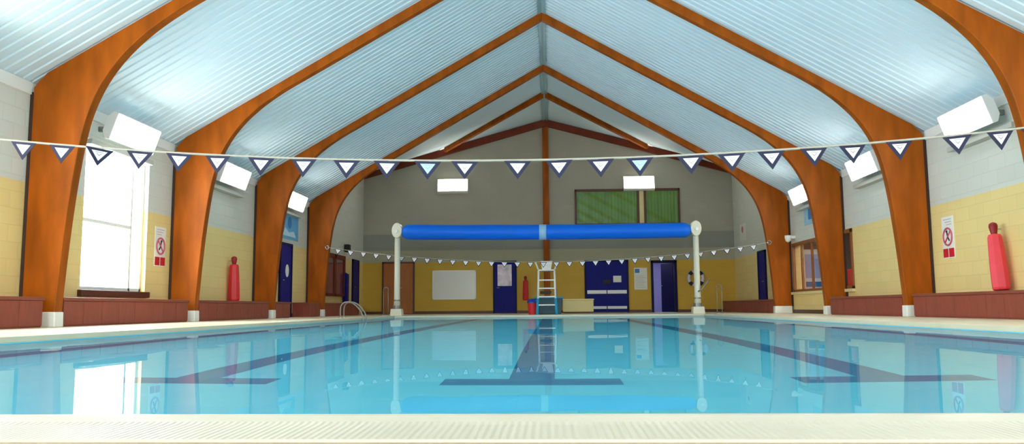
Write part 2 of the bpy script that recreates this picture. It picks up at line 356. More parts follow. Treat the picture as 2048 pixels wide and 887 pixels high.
# ------------------------------------------------------------------ lamps
def lamp(side, y, lab):
    sx = side; L_ = .66
    t = thing('wall_lamp', lab, 'lamp', (sx*(HW-.02), y, 2.8), 'wall lamps along the sides')
    # tilted trough: section in the x-z plane, face turned inwards and down
    c = Vector((6.62, 3.07)); tl = math.radians(19); u = Vector((math.sin(tl), math.cos(tl))); nrm = Vector((-math.cos(tl), math.sin(tl)))*1
    u = Vector((-math.sin(tl), math.cos(tl))); nrm = Vector((-math.cos(tl), -math.sin(tl)))
    q = lambda a, b: (sx*(c+u*a+nrm*b).x, (c+u*a+nrm*b).y)
    m = MB(); m.prism([q(-.22, 0), q(.22, 0), q(.22, -.08), q(.12, -.15), q(-.12, -.15), q(-.22, -.08)], (y-L_-.03, y+L_+.03), 'y'); m.build('housing', WHITE, t, bevel=.008)
    m = MB(); m.prism([q(-.2, .012), q(.2, .012), q(.2, .001), q(-.2, .001)], (y-L_, y+L_), 'y'); m.build('diffuser', LAMP, t)
    for dy in (-.5, .5):
        m = MB(); m.box(sx*6.72, sx*(HW-.005), y+dy-.03, y+dy+.03, 3.02, 3.1); m.build('bracket', GREYM, t)
    m = MB(); m.box(sx*6.8, sx*(HW-.003), y-.95, y+.95, 2.74, 2.82); m.build('conduit_rail', mat('grey_conduit', srgb(190, 190, 182), .5) if 'grey_conduit' not in bpy.data.materials else bpy.data.materials['grey_conduit'], t, bevel=.006)
    return t
names = {-1: ['glowing wall lamp above the bright left window', 'glowing wall lamp on left wall above the slim red rescue tube', 'glowing wall lamp on left wall above the sky blue poster'],
         1: ['glowing wall lamp high on right wall above the red and white warning sign', 'glowing wall lamp on right wall between second and third arch', 'glowing wall lamp on right wall above the long brown framed window']}
for sx in (-1, 1):
    for i in range(3): lamp(sx, 12.6+4.19*i, names[sx][i])
    lamp(sx, 8.41, 'added unseen wall lamp beside the camera on the %s wall, nearest the bunting' % ('left' if sx < 0 else 'right'))  # lamps in the bays out of view, added to light the hall
    lamp(sx, 4.1, 'added unseen wall lamp at the near end of the %s wall' % ('left' if sx < 0 else 'right'))
    lamp(sx, -.2, 'added unseen wall lamp behind the camera on the %s wall' % ('left' if sx < 0 else 'right'))
for x, lab in ((-3.53, 'glowing rectangular lamp on end wall above the whiteboard'), (3.49, 'glowing rectangular lamp on end wall above the green window')):
    t = thing('end_lamp', lab, 'lamp', (x, YE, 4.5), 'lamps on the end wall')
    m = MB(); m.prism([(YE-.003, 4.52), (YE-.12, 4.55), (YE-.2, 4.6), (YE-.1, 5.08), (YE-.003, 5.1)], (x-.58, x+.58), 'x'); m.build('housing', WHITE, t, bevel=.006)
    m = MB(); m.prism([(YE-.202, 4.62), (YE-.104, 5.07), (YE-.114, 5.07), (YE-.212, 4.62)], (x-.55, x+.55), 'x'); m.build('diffuser', LAMPE, t)

# ------------------------------------------------------------------ benches
def bench(side, y0, y1, lab, joints=()):
    sx = side; t = thing('bench', lab, 'bench', (sx*6.7, (y0+y1)/2, 0), 'boarded benches along the side walls')
    m = MB(); m.box(sx*6.47, sx*(HW-.001), y0+.02, y1-.02, 0, .35)
    n = max(2, int((y1-y0)/.42))
    for i in range(n):
        a = y0+.02+(y1-y0-.04)*i/n; b = y0+.02+(y1-y0-.04)*(i+1)/n
        m.box(sx*6.455, sx*6.475, a+.004, b-.004, .02, .345)
    m.build('front_boarding', BENCH, t, bevel=.003)
    m = MB(); m.box(sx*6.44, sx*(HW-.001), y0, y1, .35, .395); m.build('seat', BENCHTOP, t, bevel=.008)
    return t
bench(-1, 6.4, 10.17, 'red-brown boarded bench nearest the camera on left wall, ending at first arch foot')
bench(-1, 10.58, 14.36, 'red-brown boarded bench under the bright left window')
bench(-1, 14.77, 18.55, 'red-brown boarded bench on left wall under the slim red rescue tube')
bench(-1, 18.96, 20.1, 'short red-brown bench stub on left wall beside the blue door')
bench(-1, 21.75, 22.74, 'short red-brown bench between the blue door and the last left arch')
bench(-1, 23.15, 27.3, 'red-brown bench under the pink paned window, far end of left wall')
bench(1, 10.58, 14.36, 'red-brown boarded bench under the large red rescue tube on right wall')
bench(1, 14.77, 18.55, 'red-brown boarded bench on right wall between second and third arch')
bench(1, 23.15, 29.9, 'long red-brown bench in the far right corner before the blue door')

# ------------------------------------------------------------------ windows
def win_left(i, h):
    y0, y1, z0, z1 = h
    t = thing('window_%d' % i, 'tall white framed window flooded with daylight' if i == 1 else 'tall white framed window added out of view beside the camera for daylight', 'window', (-HW, (y0+y1)/2, z0)); struct(t)
    m = MB(); f = .06; xa, xb = -HW-.16, -HW-.08
    for b in ((y0, y0+f, z0, z1), (y1-f, y1, z0, z1), (y0, y1, z0, z0+f), (y0, y1, z1-f, z1), (y1-.42, y1-.36, z0, z1)): m.box(xa, xb, *b)
    m.box(xa, xb, y0, y1-.4, z0+1.06, z0+1.12)
    m.build('frame', WHITE, t, bevel=.006)
    g = MB(); g.box(xa+.03, xa+.04, y0+.01, y1-.01, z0+.01, z1-.01); g.build('pane', GLASS, t)
    s = MB(); s.box(-HW-.1, -HW+.07, y0-.06, y1+.06, z0-.1, z0); s.build('sill', BROWN, t, bevel=.008)
for i, h in enumerate(LWIN): win_left(i+1, h)
for i, h in enumerate(BWIN):
    t = thing('window_%d' % (i+4), 'wide unseen window added behind the camera for frontal light', 'window', (0, YB, 0)); struct(t)
    x0, x1, z0, z1 = h; m = MB(); ya, yb = YB-.16, YB-.08
    for b in ((x0, x0+.06, z0, z1), (x1-.06, x1, z0, z1), (x0, x1, z0, z0+.06), (x0, x1, z1-.06, z1), ((x0+x1)/2-.03, (x0+x1)/2+.03, z0, z1)): m.box(b[0], b[1], ya, yb, b[2], b[3])
    m.build('frame', WHITE, t); g = MB(); g.box(x0+.01, x1-.01, ya+.03, ya+.04, z0+.01, z1-.01); g.build('pane', GLASS, t)
# right brown framed viewing window with the lobby behind it
y0, y1, z0, z1 = RWIN
t = thing('window_6', 'long brown framed viewing window into the lobby', 'window', (HW, (y0+y1)/2, z0)); struct(t)
m = MB()
for b in ((y0, y0+.09, z0, z1), (y1-.09, y1, z0, z1), (y0, y1, z0, z0+.07), (y0, y1, z1-.09, z1)): m.box(HW-.03, HW+.04, *b)
for yy in (19.4, 20.45, 21.2, 22.05): m.box(HW-.02, HW+.03, yy-.04, yy+.04, z0, z1)
m.build('frame', mat('brown_window_timber', srgb(140, 84, 40), .5, vary=.15), t, bevel=.006)
m = MB(); m.box(HW+.004, HW+.012, y0+.02, y1-.02, z0+.02, z1-.02); m.build('pane', GLASS, t)
m = MB(); m.box(HW-.09, HW+.0, y0-.04, y1+.04, z0-.07, z0); m.build('sill', PLAIN, t, bevel=.006)
lb = MB(); X0, X1, Y0, Y1, Z1 = HW+.3, HW+3.0, 17.0, 25.0, 2.6
lb.add([(X0, Y0, 0), (X1, Y0, 0), (X1, Y1, 0), (X0, Y1, 0), (X0, Y0, Z1), (X1, Y0, Z1), (X1, Y1, Z1), (X0, Y1, Z1)], [(0, 1, 2, 3), (4, 7, 6, 5), (1, 5, 6, 2), (0, 4, 5, 1), (3, 2, 6, 7)])
struct(lb.build('lobby_room', GREYLOB))
t = thing('lobby_fill_lamp', 'small unseen ceiling lamp added to light the lobby behind the viewing window', 'lamp', (8.3, 21, 2.6))  # lamp out of view, added so the lobby is lit
m = MB(); m.box(7.9, 8.7, 20.4, 21.6, 2.55, 2.599); m.build('housing', WHITE, t, bevel=.01)
m = MB(); m.box(7.95, 8.65, 20.45, 21.55, 2.535, 2.552); m.build('diffuser', LAMPS, t)
# things seen through it
t = thing('vending_machine', 'white and blue vending machine behind the viewing window', 'vending machine', (7.9, 24.2, 0))
m = MB(); m.box(7.55, 8.25, 23.85, 24.55, 0, 1.85); m.build('cabinet', WHITE, t, bevel=.015)
m = MB(); m.box(7.6, 8.2, 23.835, 23.852, 1.0, 1.7); m.build('display_panel', mat('pale_blue_display', srgb(170, 186, 236), .3), t)
m = MB(); m.box(7.6, 8.2, 23.835, 23.852, .75, .9); m.build('blue_band', POSTERD, t)
m = MB(); m.box(7.65, 8.15, 23.83, 23.852, .25, .45); m.build('delivery_flap', INK, t)
def chair(x, y, lab, mm):
    t = thing('lobby_chair', lab, 'chair', (x, y, 0))
    m = MB(); m.box(x-.24, x+.24, y-.24, y+.24, .42, .5); m.build('seat', mm, t, bevel=.02)
    m = MB(); m.prism([(x+.16, .5), (x+.24, .5), (x+.34, 1.15), (x+.26, 1.15)], (y-.23, y+.23), 'y'); m.build('backrest', mm, t, bevel=.02)
    for a in (-1, 1):
        for b in (-1, 1): q = MB(); q.tube([(x+a*.2, y+b*.2, .43), (x+a*.23, y+b*.22, 0)], .013); q.build('leg', STEEL, t)
chair(7.72, 21.4, 'red lobby chair behind the near end of viewing window', RED)
# left far window with pink panes
y0, y1, z0, z1 = 24.75, 27.1, .63, 2.0
t = thing('window_7', 'dark red framed window with dusky pink panes at far left', 'window', (-HW, 26, z0)); struct(t)
m = MB()
for b in ((y0, y0+.12, z0, z1), (y1-.12, y1, z0, z1), (y0, y1, z0, z0+.08), (y0, y1, z1-.14, z1), (25.75, 25.95, z0, z1)): m.box(-HW+.001, -HW+.09, *b)
m.build('frame', WOODDARK, t, bevel=.008)
m = MB(); k = 40
for i in range(k):
    a = y0+.1+(y1-y0-.2)*i/k; b = y0+.1+(y1-y0-.2)*(i+1)/k
    m.add([(-HW+.02+.012*(i % 2), a, z0+.05), (-HW+.02+.012*((i+1) % 2), b, z0+.05), (-HW+.02+.012*((i+1) % 2), b, z1-.1), (-HW+.02+.012*(i % 2), a, z1-.1)], [(0, 1, 2, 3)])
m.build('pink_sheet', PINKSHEET, t)  # pleated pink sheet close behind the pane
m = MB(); m.box(-HW+.05, -HW+.056, y0+.1, y1-.1, z0+.05, z1-.1); m.build('pane', GLASS, t)
# upper green window in end wall
t = thing('window_8', 'brown framed upper window with green blinds', 'window', (3, YE, 3.3)); struct(t)
m = MB(); x0, x1, z0, z1 = 1.08, 5.0, 3.25, 4.62; ya, yb = YE-.07, YE-.001
for b in ((x0, x0+.07, z0, z1), (x1-.07, x1, z0, z1), (x0, x1, z1-.09, z1), (x0, x1, z0, z0+.07), (3.4, 3.49, z0, z1), (3.66, 3.75, z0, z1)): m.box(b[0], b[1], ya, yb, b[2], b[3])
m.build('frame', BROWN, t, bevel=.006)
m = MB(); m.box(3.48, 3.67, YE-.05, YE-.001, z0, z1); m.build('mullion_panel', PLAIN, t)
for a, b in ((x0+.06, 3.41), (3.74, x1-.06)):
    m = MB(); k = int((b-a)/.06)
    for i in range(k):
        u, v = a+(b-a)*i/k, a+(b-a)*(i+1)/k; d0, d1 = YE-.012-.01*(i % 2), YE-.012-.01*((i+1) % 2)
        m.add([(u, d0, z0+.05), (v, d1, z0+.05), (v, d1, z1-.06), (u, d0, z1-.06)], [(0, 1, 2, 3)])
    m.build('blind', GREEN, t)
    m = MB(); m.box(a, b, YE-.045, YE-.04, z0+.05, z1-.06); m.build('pane', GLASS, t)
m = MB(); m.box(2.6, 4.0, YE-.2, YE-.001, 3.18, 3.26); m.build('sill', WHITE, t, bevel=.006)

# ------------------------------------------------------------------ doors (end wall)
def handle(mb, x, y, z): mb.tube([(x, y, z), (x, y-.05, z), (x+.11, y-.05, z)], .011, 8)
t = thing('door_1', 'navy blue door with a tall pale vision panel beside the whiteboard', 'door', (-1.57, YE, 0)); struct(t)
m = MB()
for b in ((-2.02, -1.95, 0, 1.96), (-1.2, -1.13, 0, 1.96), (-2.02, -1.13, 1.9, 1.96)): m.box(b[0], b[1], YE-.05, YE-.001, b[2], b[3])
m.build('door_frame', BLUED, t, bevel=.004)
m = MB(); m.box(-1.95, -1.2, YE-.035, YE-.002, .02, 1.9); m.build('door_leaf', BLUE, t)
m = MB(); m.box(-1.85, -1.32, YE-.042, YE-.034, 1.02, 1.82); m.build('vision_panel', PINKISH, t)
m = MB(); handle(m, -1.88, YE-.035, .95); m.build('door_handle', STEEL, t, smooth=True)
t = thing('door_2', 'wide royal blue double door with white horizontal rails', 'door', (2.2, YE, 0)); struct(t)
m = MB()
for b in ((1.4, 1.47, 0, 1.95), (2.96, 3.03, 0, 1.95), (1.4, 3.03, 1.88, 1.95)): m.box(b[0], b[1], YE-.06, YE-.001, b[2], b[3])
m.build('door_frame', BLUED, t, bevel=.004)
for a, b in ((1.47, 2.213), (2.217, 2.96)):
    m = MB(); m.box(a, b, YE-.04, YE-.002, .03, 1.88); m.build('door_leaf', BLUE, t)
    m = MB(); m.box(a+.02, b-.01, YE-.075, YE-.038, .70, .83); m.build('push_rail', WHITE, t, bevel=.006)
    m = MB(); m.box(a+.02, b-.01, YE-.05, YE-.038, .14, .24); m.build('kick_rail', WHITE, t, bevel=.004)
m = MB(); m.box(2.46, 2.76, YE-.047, YE-.039, 1.12, 1.36); m.build('notice', PAPER, t)
m = MB(); m.box(2.08, 2.36, YE-.06, YE-.039, 1.06, 1.22); m.build('lock_case', INK, t, bevel=.006)
t = thing('door_3', 'brown timber double door beside the far left corner', 'door', (-5.6, YE, 0)); struct(t)
BRD = mat('brown_door_veneer', srgb(176, 100, 32), .5, vary=.15, scale=3, stretch=(4, 4, .5))
m = MB()
for b in ((-6.22, -6.15, 0, 1.96), (-5.05, -4.98, 0, 1.96), (-6.22, -4.98, 1.9, 1.96)): m.box(b[0], b[1], YE-.05, YE-.001, b[2], b[3])
m.build('door_frame', BROWN, t, bevel=.004)
for a, b in ((-6.15, -5.602), (-5.598, -5.05)):
    m = MB(); m.box(a, b, YE-.035, YE-.002, .02, 1.9); m.build('door_leaf', BRD, t)
m = MB(); handle(m, -5.55, YE-.035, .98); m.build('door_handle', STEEL, t, smooth=True)
# open doorway with its leaf swung in and a corridor behind
t = thing('door_4', 'navy door standing open onto a pale lavender corridor', 'door', (4.34, YE, 0)); struct(t)
x0, x1 = DOORWAY[0], DOORWAY[1]
m = MB()
for b in ((x0-.07, x0+.02, 0, 1.92), (x1-.02, x1+.07, 0, 1.92), (x0-.07, x1+.07, 1.83, 1.92)): m.box(b[0], b[1], YE-.04, YE+.3, b[2], b[3])
m.build('door_frame', BLUED, t, bevel=.004)
a = math.radians(118); hx, hy = x1-.03, YE+.31
dx, dy = math.cos(a)*.76, math.sin(a)*.76
m = MB(); m.add([(hx, hy, .01), (hx+dx, hy+dy, .01), (hx+dx+.04, hy+dy+.02, .01), (hx+.04, hy+.02, .01), (hx, hy, 1.83), (hx+dx, hy+dy, 1.83), (hx+dx+.04, hy+dy+.02, 1.83), (hx+.04, hy+.02, 1.83)],
        [(0, 3, 2, 1), (4, 5, 6, 7), (0, 1, 5, 4), (1, 2, 6, 5), (2, 3, 7, 6), (3, 0, 4, 7)]); m.build('door_leaf', BLUED, t)
m = MB(); m.tube([(hx+dx*.88-.02, hy+dy*.88-.01, 1), (hx+dx*.88-.07, hy+dy*.88-.03, 1), (hx+dx*.74-.07, hy+dy*.74-.03, 1)], .011, 8); m.build('door_handle', STEEL, t, smooth=True)
lb = MB(); X0, X1, Y0, Y1, Z1 = 2.9, 5.3, YE+.3, YE+3.2, 2.4
lb.add([(X0, Y0, 0), (X1, Y0, 0), (X1, Y1, 0), (X0, Y1, 0), (X0, Y0, Z1), (X1, Y0, Z1), (X1, Y1, Z1), (X0, Y1, Z1)], [(0, 1, 2, 3), (4, 7, 6, 5), (1, 5, 6, 2), (3, 2, 6, 7), (0, 3, 7, 4)])
lb.add([(x0, YE, 0), (x1, YE, 0), (x1, Y0, 0), (x0, Y0, 0)], [(0, 1, 2, 3)])
struct(lb.build('corridor_room', LAV))
t = thing('corridor_fill_lamp', 'small unseen ceiling lamp added to light the corridor behind the open navy door', 'lamp', (4, YE+1.2, 2.4))  # lamp out of view, added so the corridor is lit
m = MB(); m.box(3.4, 4.3, YE+1.0, YE+1.5, 2.35, 2.399); m.build('housing', WHITE, t, bevel=.008)
m = MB(); m.box(3.45, 4.25, YE+1.05, YE+1.45, 2.34, 2.352); m.build('diffuser', LAMPS, t)
# side doors
def sdoor(i, sx, y0, y1, lab, mm=BLUE, plate=False):
    t = thing('door_%d' % i, lab, 'door', (sx*HW, (y0+y1)/2, 0)); struct(t)
    m = MB()
    for b in ((y0-.06, y0, 0, 1.98), (y1, y1+.06, 0, 1.98), (y0-.06, y1+.06, 1.92, 1.98)): m.box(sx*(HW-.001), sx*(HW-.06), *b)
    m.build('door_frame', BLUED, t, bevel=.004)
    m = MB(); m.box(sx*(HW-.002), sx*(HW-.04), y0, y1, .02, 1.92); m.build('door_leaf', mm, t)
    m = MB(); m.tube([(sx*(HW-.04), y0+.1, .98), (sx*(HW-.09), y0+.1, .98), (sx*(HW-.09), y0+.21, .98)], .011, 8); m.build('door_handle', STEEL, t, smooth=True)
    if plate:
        m = MB(); m.prism([(y0+.5+.13*math.cos(2*pi*k/20), 1.24+.17*math.sin(2*pi*k/20)) for k in range(20)], (sx*(HW-.041), sx*(HW-.05)), 'x'); m.build('white_sign_plate', WHITEPL, t)
sdoor(5, -1, 20.65, 21.5, 'navy blue door with a white oval sign, under the sky blue poster', plate=True)
sdoor(6, -1, 28.35, 29.15, 'navy blue door beside the far left corner')
sdoor(7, 1, 25.7, 26.5, 'navy blue door on right wall behind the far bench')

# ------------------------------------------------------------------ wall-hung things
def tri_fan(cy, cz, r, n=28, a0=0): return [(cy+r*math.cos(a0+2*pi*k/n), cz+r*math.sin(a0+2*pi*k/n)) for k in range(n)]
def warn(sx, y, lab, base):
    X = sx*HW; q = lambda d: sx*(HW-d)
    t = thing('warning_sign', lab, 'sign', (X, y, base), 'prohibition signs on the side walls')
    w_ = .2
    m = MB(); m.box(q(.001), q(.012), y-w_, y+w_, base, base+.72); m.build('panel', WHITEPL, t, bevel=.004)
    m = MB(); m.ring((q(.016), y, base+.37), .145, .017, 'x')
    a = .62*sx
    m.tube([(q(.016), y-.145*math.cos(.8), base+.37+.145*math.sin(.8)), (q(.016), y+.145*math.cos(.8), base+.37-.145*math.sin(.8))], .015, 6)
    m.build('prohibition_ring', SIGNPK, t, smooth=True)
    m = MB(); m.tube([(q(.014), y+.02, base+.44), (q(.014), y+.0, base+.36), (q(.014), y-.05, base+.3)], .014, 6); m.ring((q(.014), y+.03, base+.46), .012, .012, 'x', n=10, seg=6)
    m.build('diver_figure', INK, t, smooth=True)
    for a, b in ((-.185, -.015), (.015, .185)):
        m = MB(); m.box(q(.011), q(.016), y+a, y+b, base+.02, base+.17); m.build('red_caption', SIGNRED, t)
    m = MB()
    for k in range(3): m.box(q(.011), q(.0135), y-.14, y+.14-.05*k, base+.66-.045*k, base+.675-.045*k)
    m.build('caption_lines', mat('pale_grey_print', srgb(190, 190, 200), .6) if 'pale_grey_print' not in bpy.data.materials else bpy.data.materials['pale_grey_print'], t)
warn(-1, 14.2, 'white and red prohibition sign between left window and second arch', 1.0)
warn(1, 14.0, 'white and red prohibition sign on right wall beside the second arch', .99)
def tube_buoy(x, y, zb, h, r, ax, lab, m1, lean=0):
    """rescue torpedo hanging upright; ax: unit vector to the wall"""
    t = thing('rescue_tube', lab, 'rescue buoy', (x, y, zb), 'red rescue tubes on the walls')
    n = 9; L_ = lambda s: Vector((x, y+lean*s, zb+h*s))
    m = MB(); ks = [0, .012, .04, .3, .55, .78, .815, .825]; rr = [.75, .92, 1, .98, .9, .8, .68, .3]
    m.tube([L_(k) for k in ks], [r*a for a in rr], 8); m.build('float', m1, t, smooth=False)
    m = MB(); m.tube([L_(k) for k in (.79, .83, .88, .94, .98, 1)], [r*a for a in (.3, .34, .42, .5, .42, .15)], 10); m.build('grip_end', REDD, t, smooth=True)
    m = MB(); p = L_(.9); m.tube([p, p+Vector(ax)*.11], .015, 6); m.build('wall_hook', STEEL, t)
    return t
tube_buoy(6.8, 12.2, .41, 1.02, .125, (1, 0, 0), 'large coral red rescue tube hanging on right wall beyond the prohibition sign', PINKR, .12)
tube_buoy(-6.82, 17.35, .40, .98, .13, (-1, 0, 0), 'slim red rescue tube hanging on left wall between second and third arch', RED, -.05)
tube_buoy(-.8, 29.86, .48, .9, .11, (0, 1, 0), 'small red rescue tube on end wall beside the glazed navy door', RED)
# posters, boards
t = thing('poster', 'large sky blue poster above the navy door on left wall', 'poster', (-HW, 21.3, 2.0))
m = MB(); m.box(-HW+.001, -HW+.02, 20.5, 22.1, 2.1, 2.85); m.build('sheet', POSTER, t)
m = MB(); m.prism(tri_fan(21.35, 2.55, .16), (-HW+.02, -HW+.022), 'x'); m.build('printed_figure', POSTERD, t)
m = MB(); m.prism([(20.8, 2.18), (21.9, 2.18), (21.7, 2.34), (21.3, 2.28), (21.0, 2.4)], (-HW+.02, -HW+.022), 'x'); m.build('printed_wave', PALE, t)
t = thing('poster', 'narrow pale blue poster above the long viewing window', 'poster', (HW, 21.2, 2.35))
m = MB(); m.box(HW-.001, HW-.02, 20.75, 21.65, 2.33, 2.92); m.build('sheet', mat('pale_blue_poster', srgb(150, 200, 226), .4, vary=.1), t)
m = MB(); m.box(HW-.02, HW-.022, 20.85, 21.3, 2.45, 2.75); m.build('printed_block', POSTERD, t)
t = thing('wall_notice', 'small white notice with pinkish print high on far right wall', 'notice', (HW, 28.6, 2.6))
m = MB(); m.box(HW-.001, HW-.012, 28.2, 29.0, 2.5, 3.1); m.build('sheet', PAPER, t)
m = MB(); m.prism(tri_fan(28.6, 2.9, .12), (HW-.012, HW-.014), 'x'); m.build('red_symbol', SIGNPK, t)
t = thing('whiteboard', 'wide white board on the yellow end wall left of the glazed door', 'whiteboard', (-3.49, YE, .53))
m = MB(); m.box(-4.28, -2.69, YE-.025, YE-.002, .56, 1.59); m.build('writing_surface', BOARD, t)
m = MB()
for b in ((-4.31, -4.27, .53, 1.62), (-2.7, -2.66, .53, 1.62), (-4.31, -2.66, .53, .57), (-4.31, -2.66, 1.58, 1.62)): m.box(b[0], b[1], YE-.035, YE-.001, b[2], b[3])
m.build('frame', WHITEPL, t, bevel=.004)
t = thing('notice_board', 'pale paper notice with blue emblem right of the blue double door', 'notice', (3.48, YE, .85))
m = MB(); m.box(3.24, 3.72, YE-.015, YE-.001, .84, 1.65); m.build('sheet', PAPER, t)
m = MB(); m.box(3.27, 3.44, YE-.018, YE-.0145, 1.46, 1.61); m.build('blue_emblem', POSTERD, t)
m = MB()
for k in range(8): m.box(3.29, 3.66-.05*(k % 3), YE-.0175, YE-.0145, .92+.06*k, .935+.06*k)
m.build('text_lines', bpy.data.materials['pale_grey_print'], t)
# lifebuoy behind the reel post
t = thing('lifebuoy', 'white ring lifebuoy with dark bands on end wall behind the right reel post', 'lifebuoy', (5.5, YE, 1.24))
m = MB(); m.ring((5.5, YE-.07, 1.24), .26, .06, 'y', n=40, seg=12); m.build('ring', mat('off_white_ring', srgb(214, 204, 214), .45), t, smooth=True)
for k in range(4):
    m = MB(); a = pi/4+k*pi/2; m.ring((5.5, YE-.07, 1.24), .26, .064, 'y', a-.26, a+.26, n=8, seg=12); m.build('band', INK, t, smooth=True)
m = MB(); m.ring((5.5, YE-.06, 1.24), .335, .008, 'y', n=40, seg=6); m.build('grab_rope', CORD, t)
m = MB(); m.box(5.46, 5.54, YE-.07, YE, 1.47, 1.53); m.build('hook', STEEL, t)
# small white camera near the far arch, dark speaker on the left
t = thing('wall_camera', 'small white dome camera on right wall at the last arch', 'camera', (HW, 22.6, 2.05))
m = MB(); m.box(HW-.001, HW-.16, 22.5, 22.62, 2.06, 2.14); m.build('bracket', WHITEPL, t, bevel=.01)
m = MB(); m.tube([(HW-.2, 22.56, 2.15), (HW-.2, 22.56, 2.08), (HW-.2, 22.56, 2.0), (HW-.2, 22.56, 1.96)], [.09, .09, .07, .02], 14); m.build('dome', WHITEPL, t, smooth=True)
t = thing('wall_speaker', 'small dark box speaker high on far left wall', 'speaker', (-HW, 27.3, 2.2))
m = MB(); m.box(-HW+.02, -HW+.18, 27.15, 27.42, 2.16, 2.42); m.build('cabinet', INK, t, bevel=.012)
m = MB(); m.box(-HW+.001, -HW+.03, 27.24, 27.33, 2.24, 2.34); m.build('bracket', GREYM, t)

# ------------------------------------------------------------------ pool cover reel
RY = 22.76
t = thing('pool_cover_reel', 'bright blue pool cover wound on a white reel spanning the far end', 'pool cover', (0, RY, 0))
m = MB(); xs = [-4.12, -4.10, -4.0, -3.9]+[-3.6+.4*i for i in range(19)]+[3.9, 4.0, 4.10, 4.12]
za, zb = 2.375, 2.335
rad = lambda x: .055 if abs(x) > 4.11 else (.13 if abs(x) > 4.05 else (.2 if abs(x) > 3.95 else .215+.004*math.sin(x*3.1)))
m.tube([(x, RY, za+(zb-za)*(x+4.1)/8.2+.03*abs(x/4.1)**2-.01) for x in xs], [rad(x) for x in xs], 24); r = m.build('cover_roll', COVER, t, smooth=True)
m = MB(); m.tube([(-.17, RY, 2.347), (.03, RY, 2.345)], .2215, 24); st = m.build('strap', mat('pale_blue_strap', srgb(150, 196, 236), .5), t, smooth=True)
m = MB(); m.tube([(-4.3, RY, za+.01), (-4.1, RY, za+.01)], .05, 12); m.tube([(4.1, RY, zb+.01), (4.3, RY, zb+.01)], .05, 12); m.build('axle', GREYM, t, smooth=True)
for sx, zc in ((-1, za), (1, zb)):
    X = sx*4.25
    p = MB(); p.tube([(X, RY, .2), (X, RY, .6), (X, RY, zc-.15)], [.095, .085, .08], 14); po = p.build('post', CREAMM, t, smooth=True)
    m = MB(); m.prism([(X+.15*math.cos(2*pi*k/20), zc+.06+.22*math.sin(2*pi*k/20)) for k in range(20)], (RY-.13, RY+.13), 'y'); m.build('bearing_housing', CREAMM, po, bevel=.02)
    m = MB(); m.tube([(X+.015*sx, RY-.132, zc+.04), (X+.015*sx, RY-.17, zc+.04)], .05, 12); m.build('hub_cap', WHITE, po)
    m = MB(); m.prism([(X-.17, 0), (X+.17, 0), (X+.15, .2), (X-.15, .2)], (RY-.17, RY+.17), 'y'); m.build('base_block', CREAMM, t, bevel=.015)
    m = MB(); m.tube([(X, RY, .2), (X, RY, .3)], .12, 14); m.tube([(X, RY, .42), (X, RY, .46)], .1, 14); m.build('collar', GREYM, t)
m = MB(); m.tube([(4.25, RY-.09, .62), (4.33, RY-.16, .66), (4.52, RY-.16, .9), (4.55, RY-.16, .95), (4.55, RY-.3, .95)], .017, 8); m.build('crank_handle', GREYM, t, smooth=True)

# ------------------------------------------------------------------ lifeguard chair and things round it
cy = 23.35
t = thing('lifeguard_chair', 'white and teal ladder-backed lifeguard chair at the far pool end', 'lifeguard chair', (.03, cy, 0))
xl, xr = -.21, .25
for x, s in ((xl, -1), (xr, 1)):
    m = MB(); m.tube([(x-.02*s*-1, cy-.1, .45), (x, cy, 1.28)], .028, 8); m.build('upper_rail', WHITE, t, smooth=True)
    m = MB(); m.tube([(x+.05*s, cy-.2, 0), (x-.02*s*-1, cy-.1, .46)], .04, 8); m.build('front_leg', TEAL, t, smooth=True)
    m = MB(); m.tube([(x+.08*s, cy+.75, 0), (x, cy+.45, 1.2)], .03, 8); m.build('rear_leg', TEAL, t, smooth=True)
for i, z in enumerate((.28, .52, .76, 1.0)):
    m = MB(); yy = cy-.2+.22*z/1.3*1.0
    m.box(xl-.01, xr+.01, yy-.04, yy+.07, z-.018, z+.018); m.build('rung', WHITE, t, bevel=.008)
m = MB(); m.box(xl-.0, xr+.0, cy-.02, cy+.5, 1.27, 1.31); m.build('seat', WHITEPL, t, bevel=.015)
m = MB(); m.prism([(-.11, 1.31), (.15, 1.31), (.2, 1.58), (-.16, 1.58)], (cy+.44, cy+.48), 'y'); m.build('backrest', WHITEPL, t, bevel=.015)
for x, s in ((xl-.06, -1), (xr+.06, 1)):
    m = MB(); m.tube([(x-.05*s, cy+.02, 1.31), (x+.03*s, cy+.0, 1.52), (x+.03*s, cy+.46, 1.54)], .024, 8); m.build('armrest', WHITEPL, t, smooth=True)
m = MB(); m.box(xl+.04, xr-.1, cy-.24, cy+.1, .6, .68); m.build('footrest', BLACK, t, bevel=.01)
t = thing('storage_tub', 'dark teal plastic tub behind the lifeguard chair', 'tub', (.1, 24.6, 0))
m = MB(); m.prism([(-.3, 0), (.44, 0), (.5, .5), (-.36, .5)], (24.4, 24.95), 'y'); m.build('body', TEALD, t, bevel=.02)
m = MB(); m.box(-.39, .53, 24.37, 24.98, .48, .53); m.build('rim', TEAL, t, bevel=.012)
t = thing('bin', 'red swing bin with blue lid left of the lifeguard chair', 'bin', (-.42, 24.3, 0))
m = MB(); m.tube([(-.42, 24.2, 0), (-.42, 24.2, .34)], [.12, .15], 20); m.build('body', RED, t, smooth=False)
m = MB(); m.tube([(-.42, 24.2, .34), (-.42, 24.2, .38), (-.42, 24.2, .46), (-.42, 24.2, .48)], [.165, .165, .11, .04], 20); m.build('lid', mat('blue_lid', srgb(20, 70, 170), .4), t, smooth=False)
t = thing('storage_box', 'low cream storage box beside the blue double door', 'box', (1.05, 27.3, 0))
m = MB(); m.box(.54, 1.56, 27.0, 27.6, .06, .44); m.build('body', CREAMBOX, t, bevel=.01)
m = MB(); m.box(.52, 1.58, 26.98, 27.62, .44, .49); m.build('lid', CREAMBOX, t, bevel=.01)
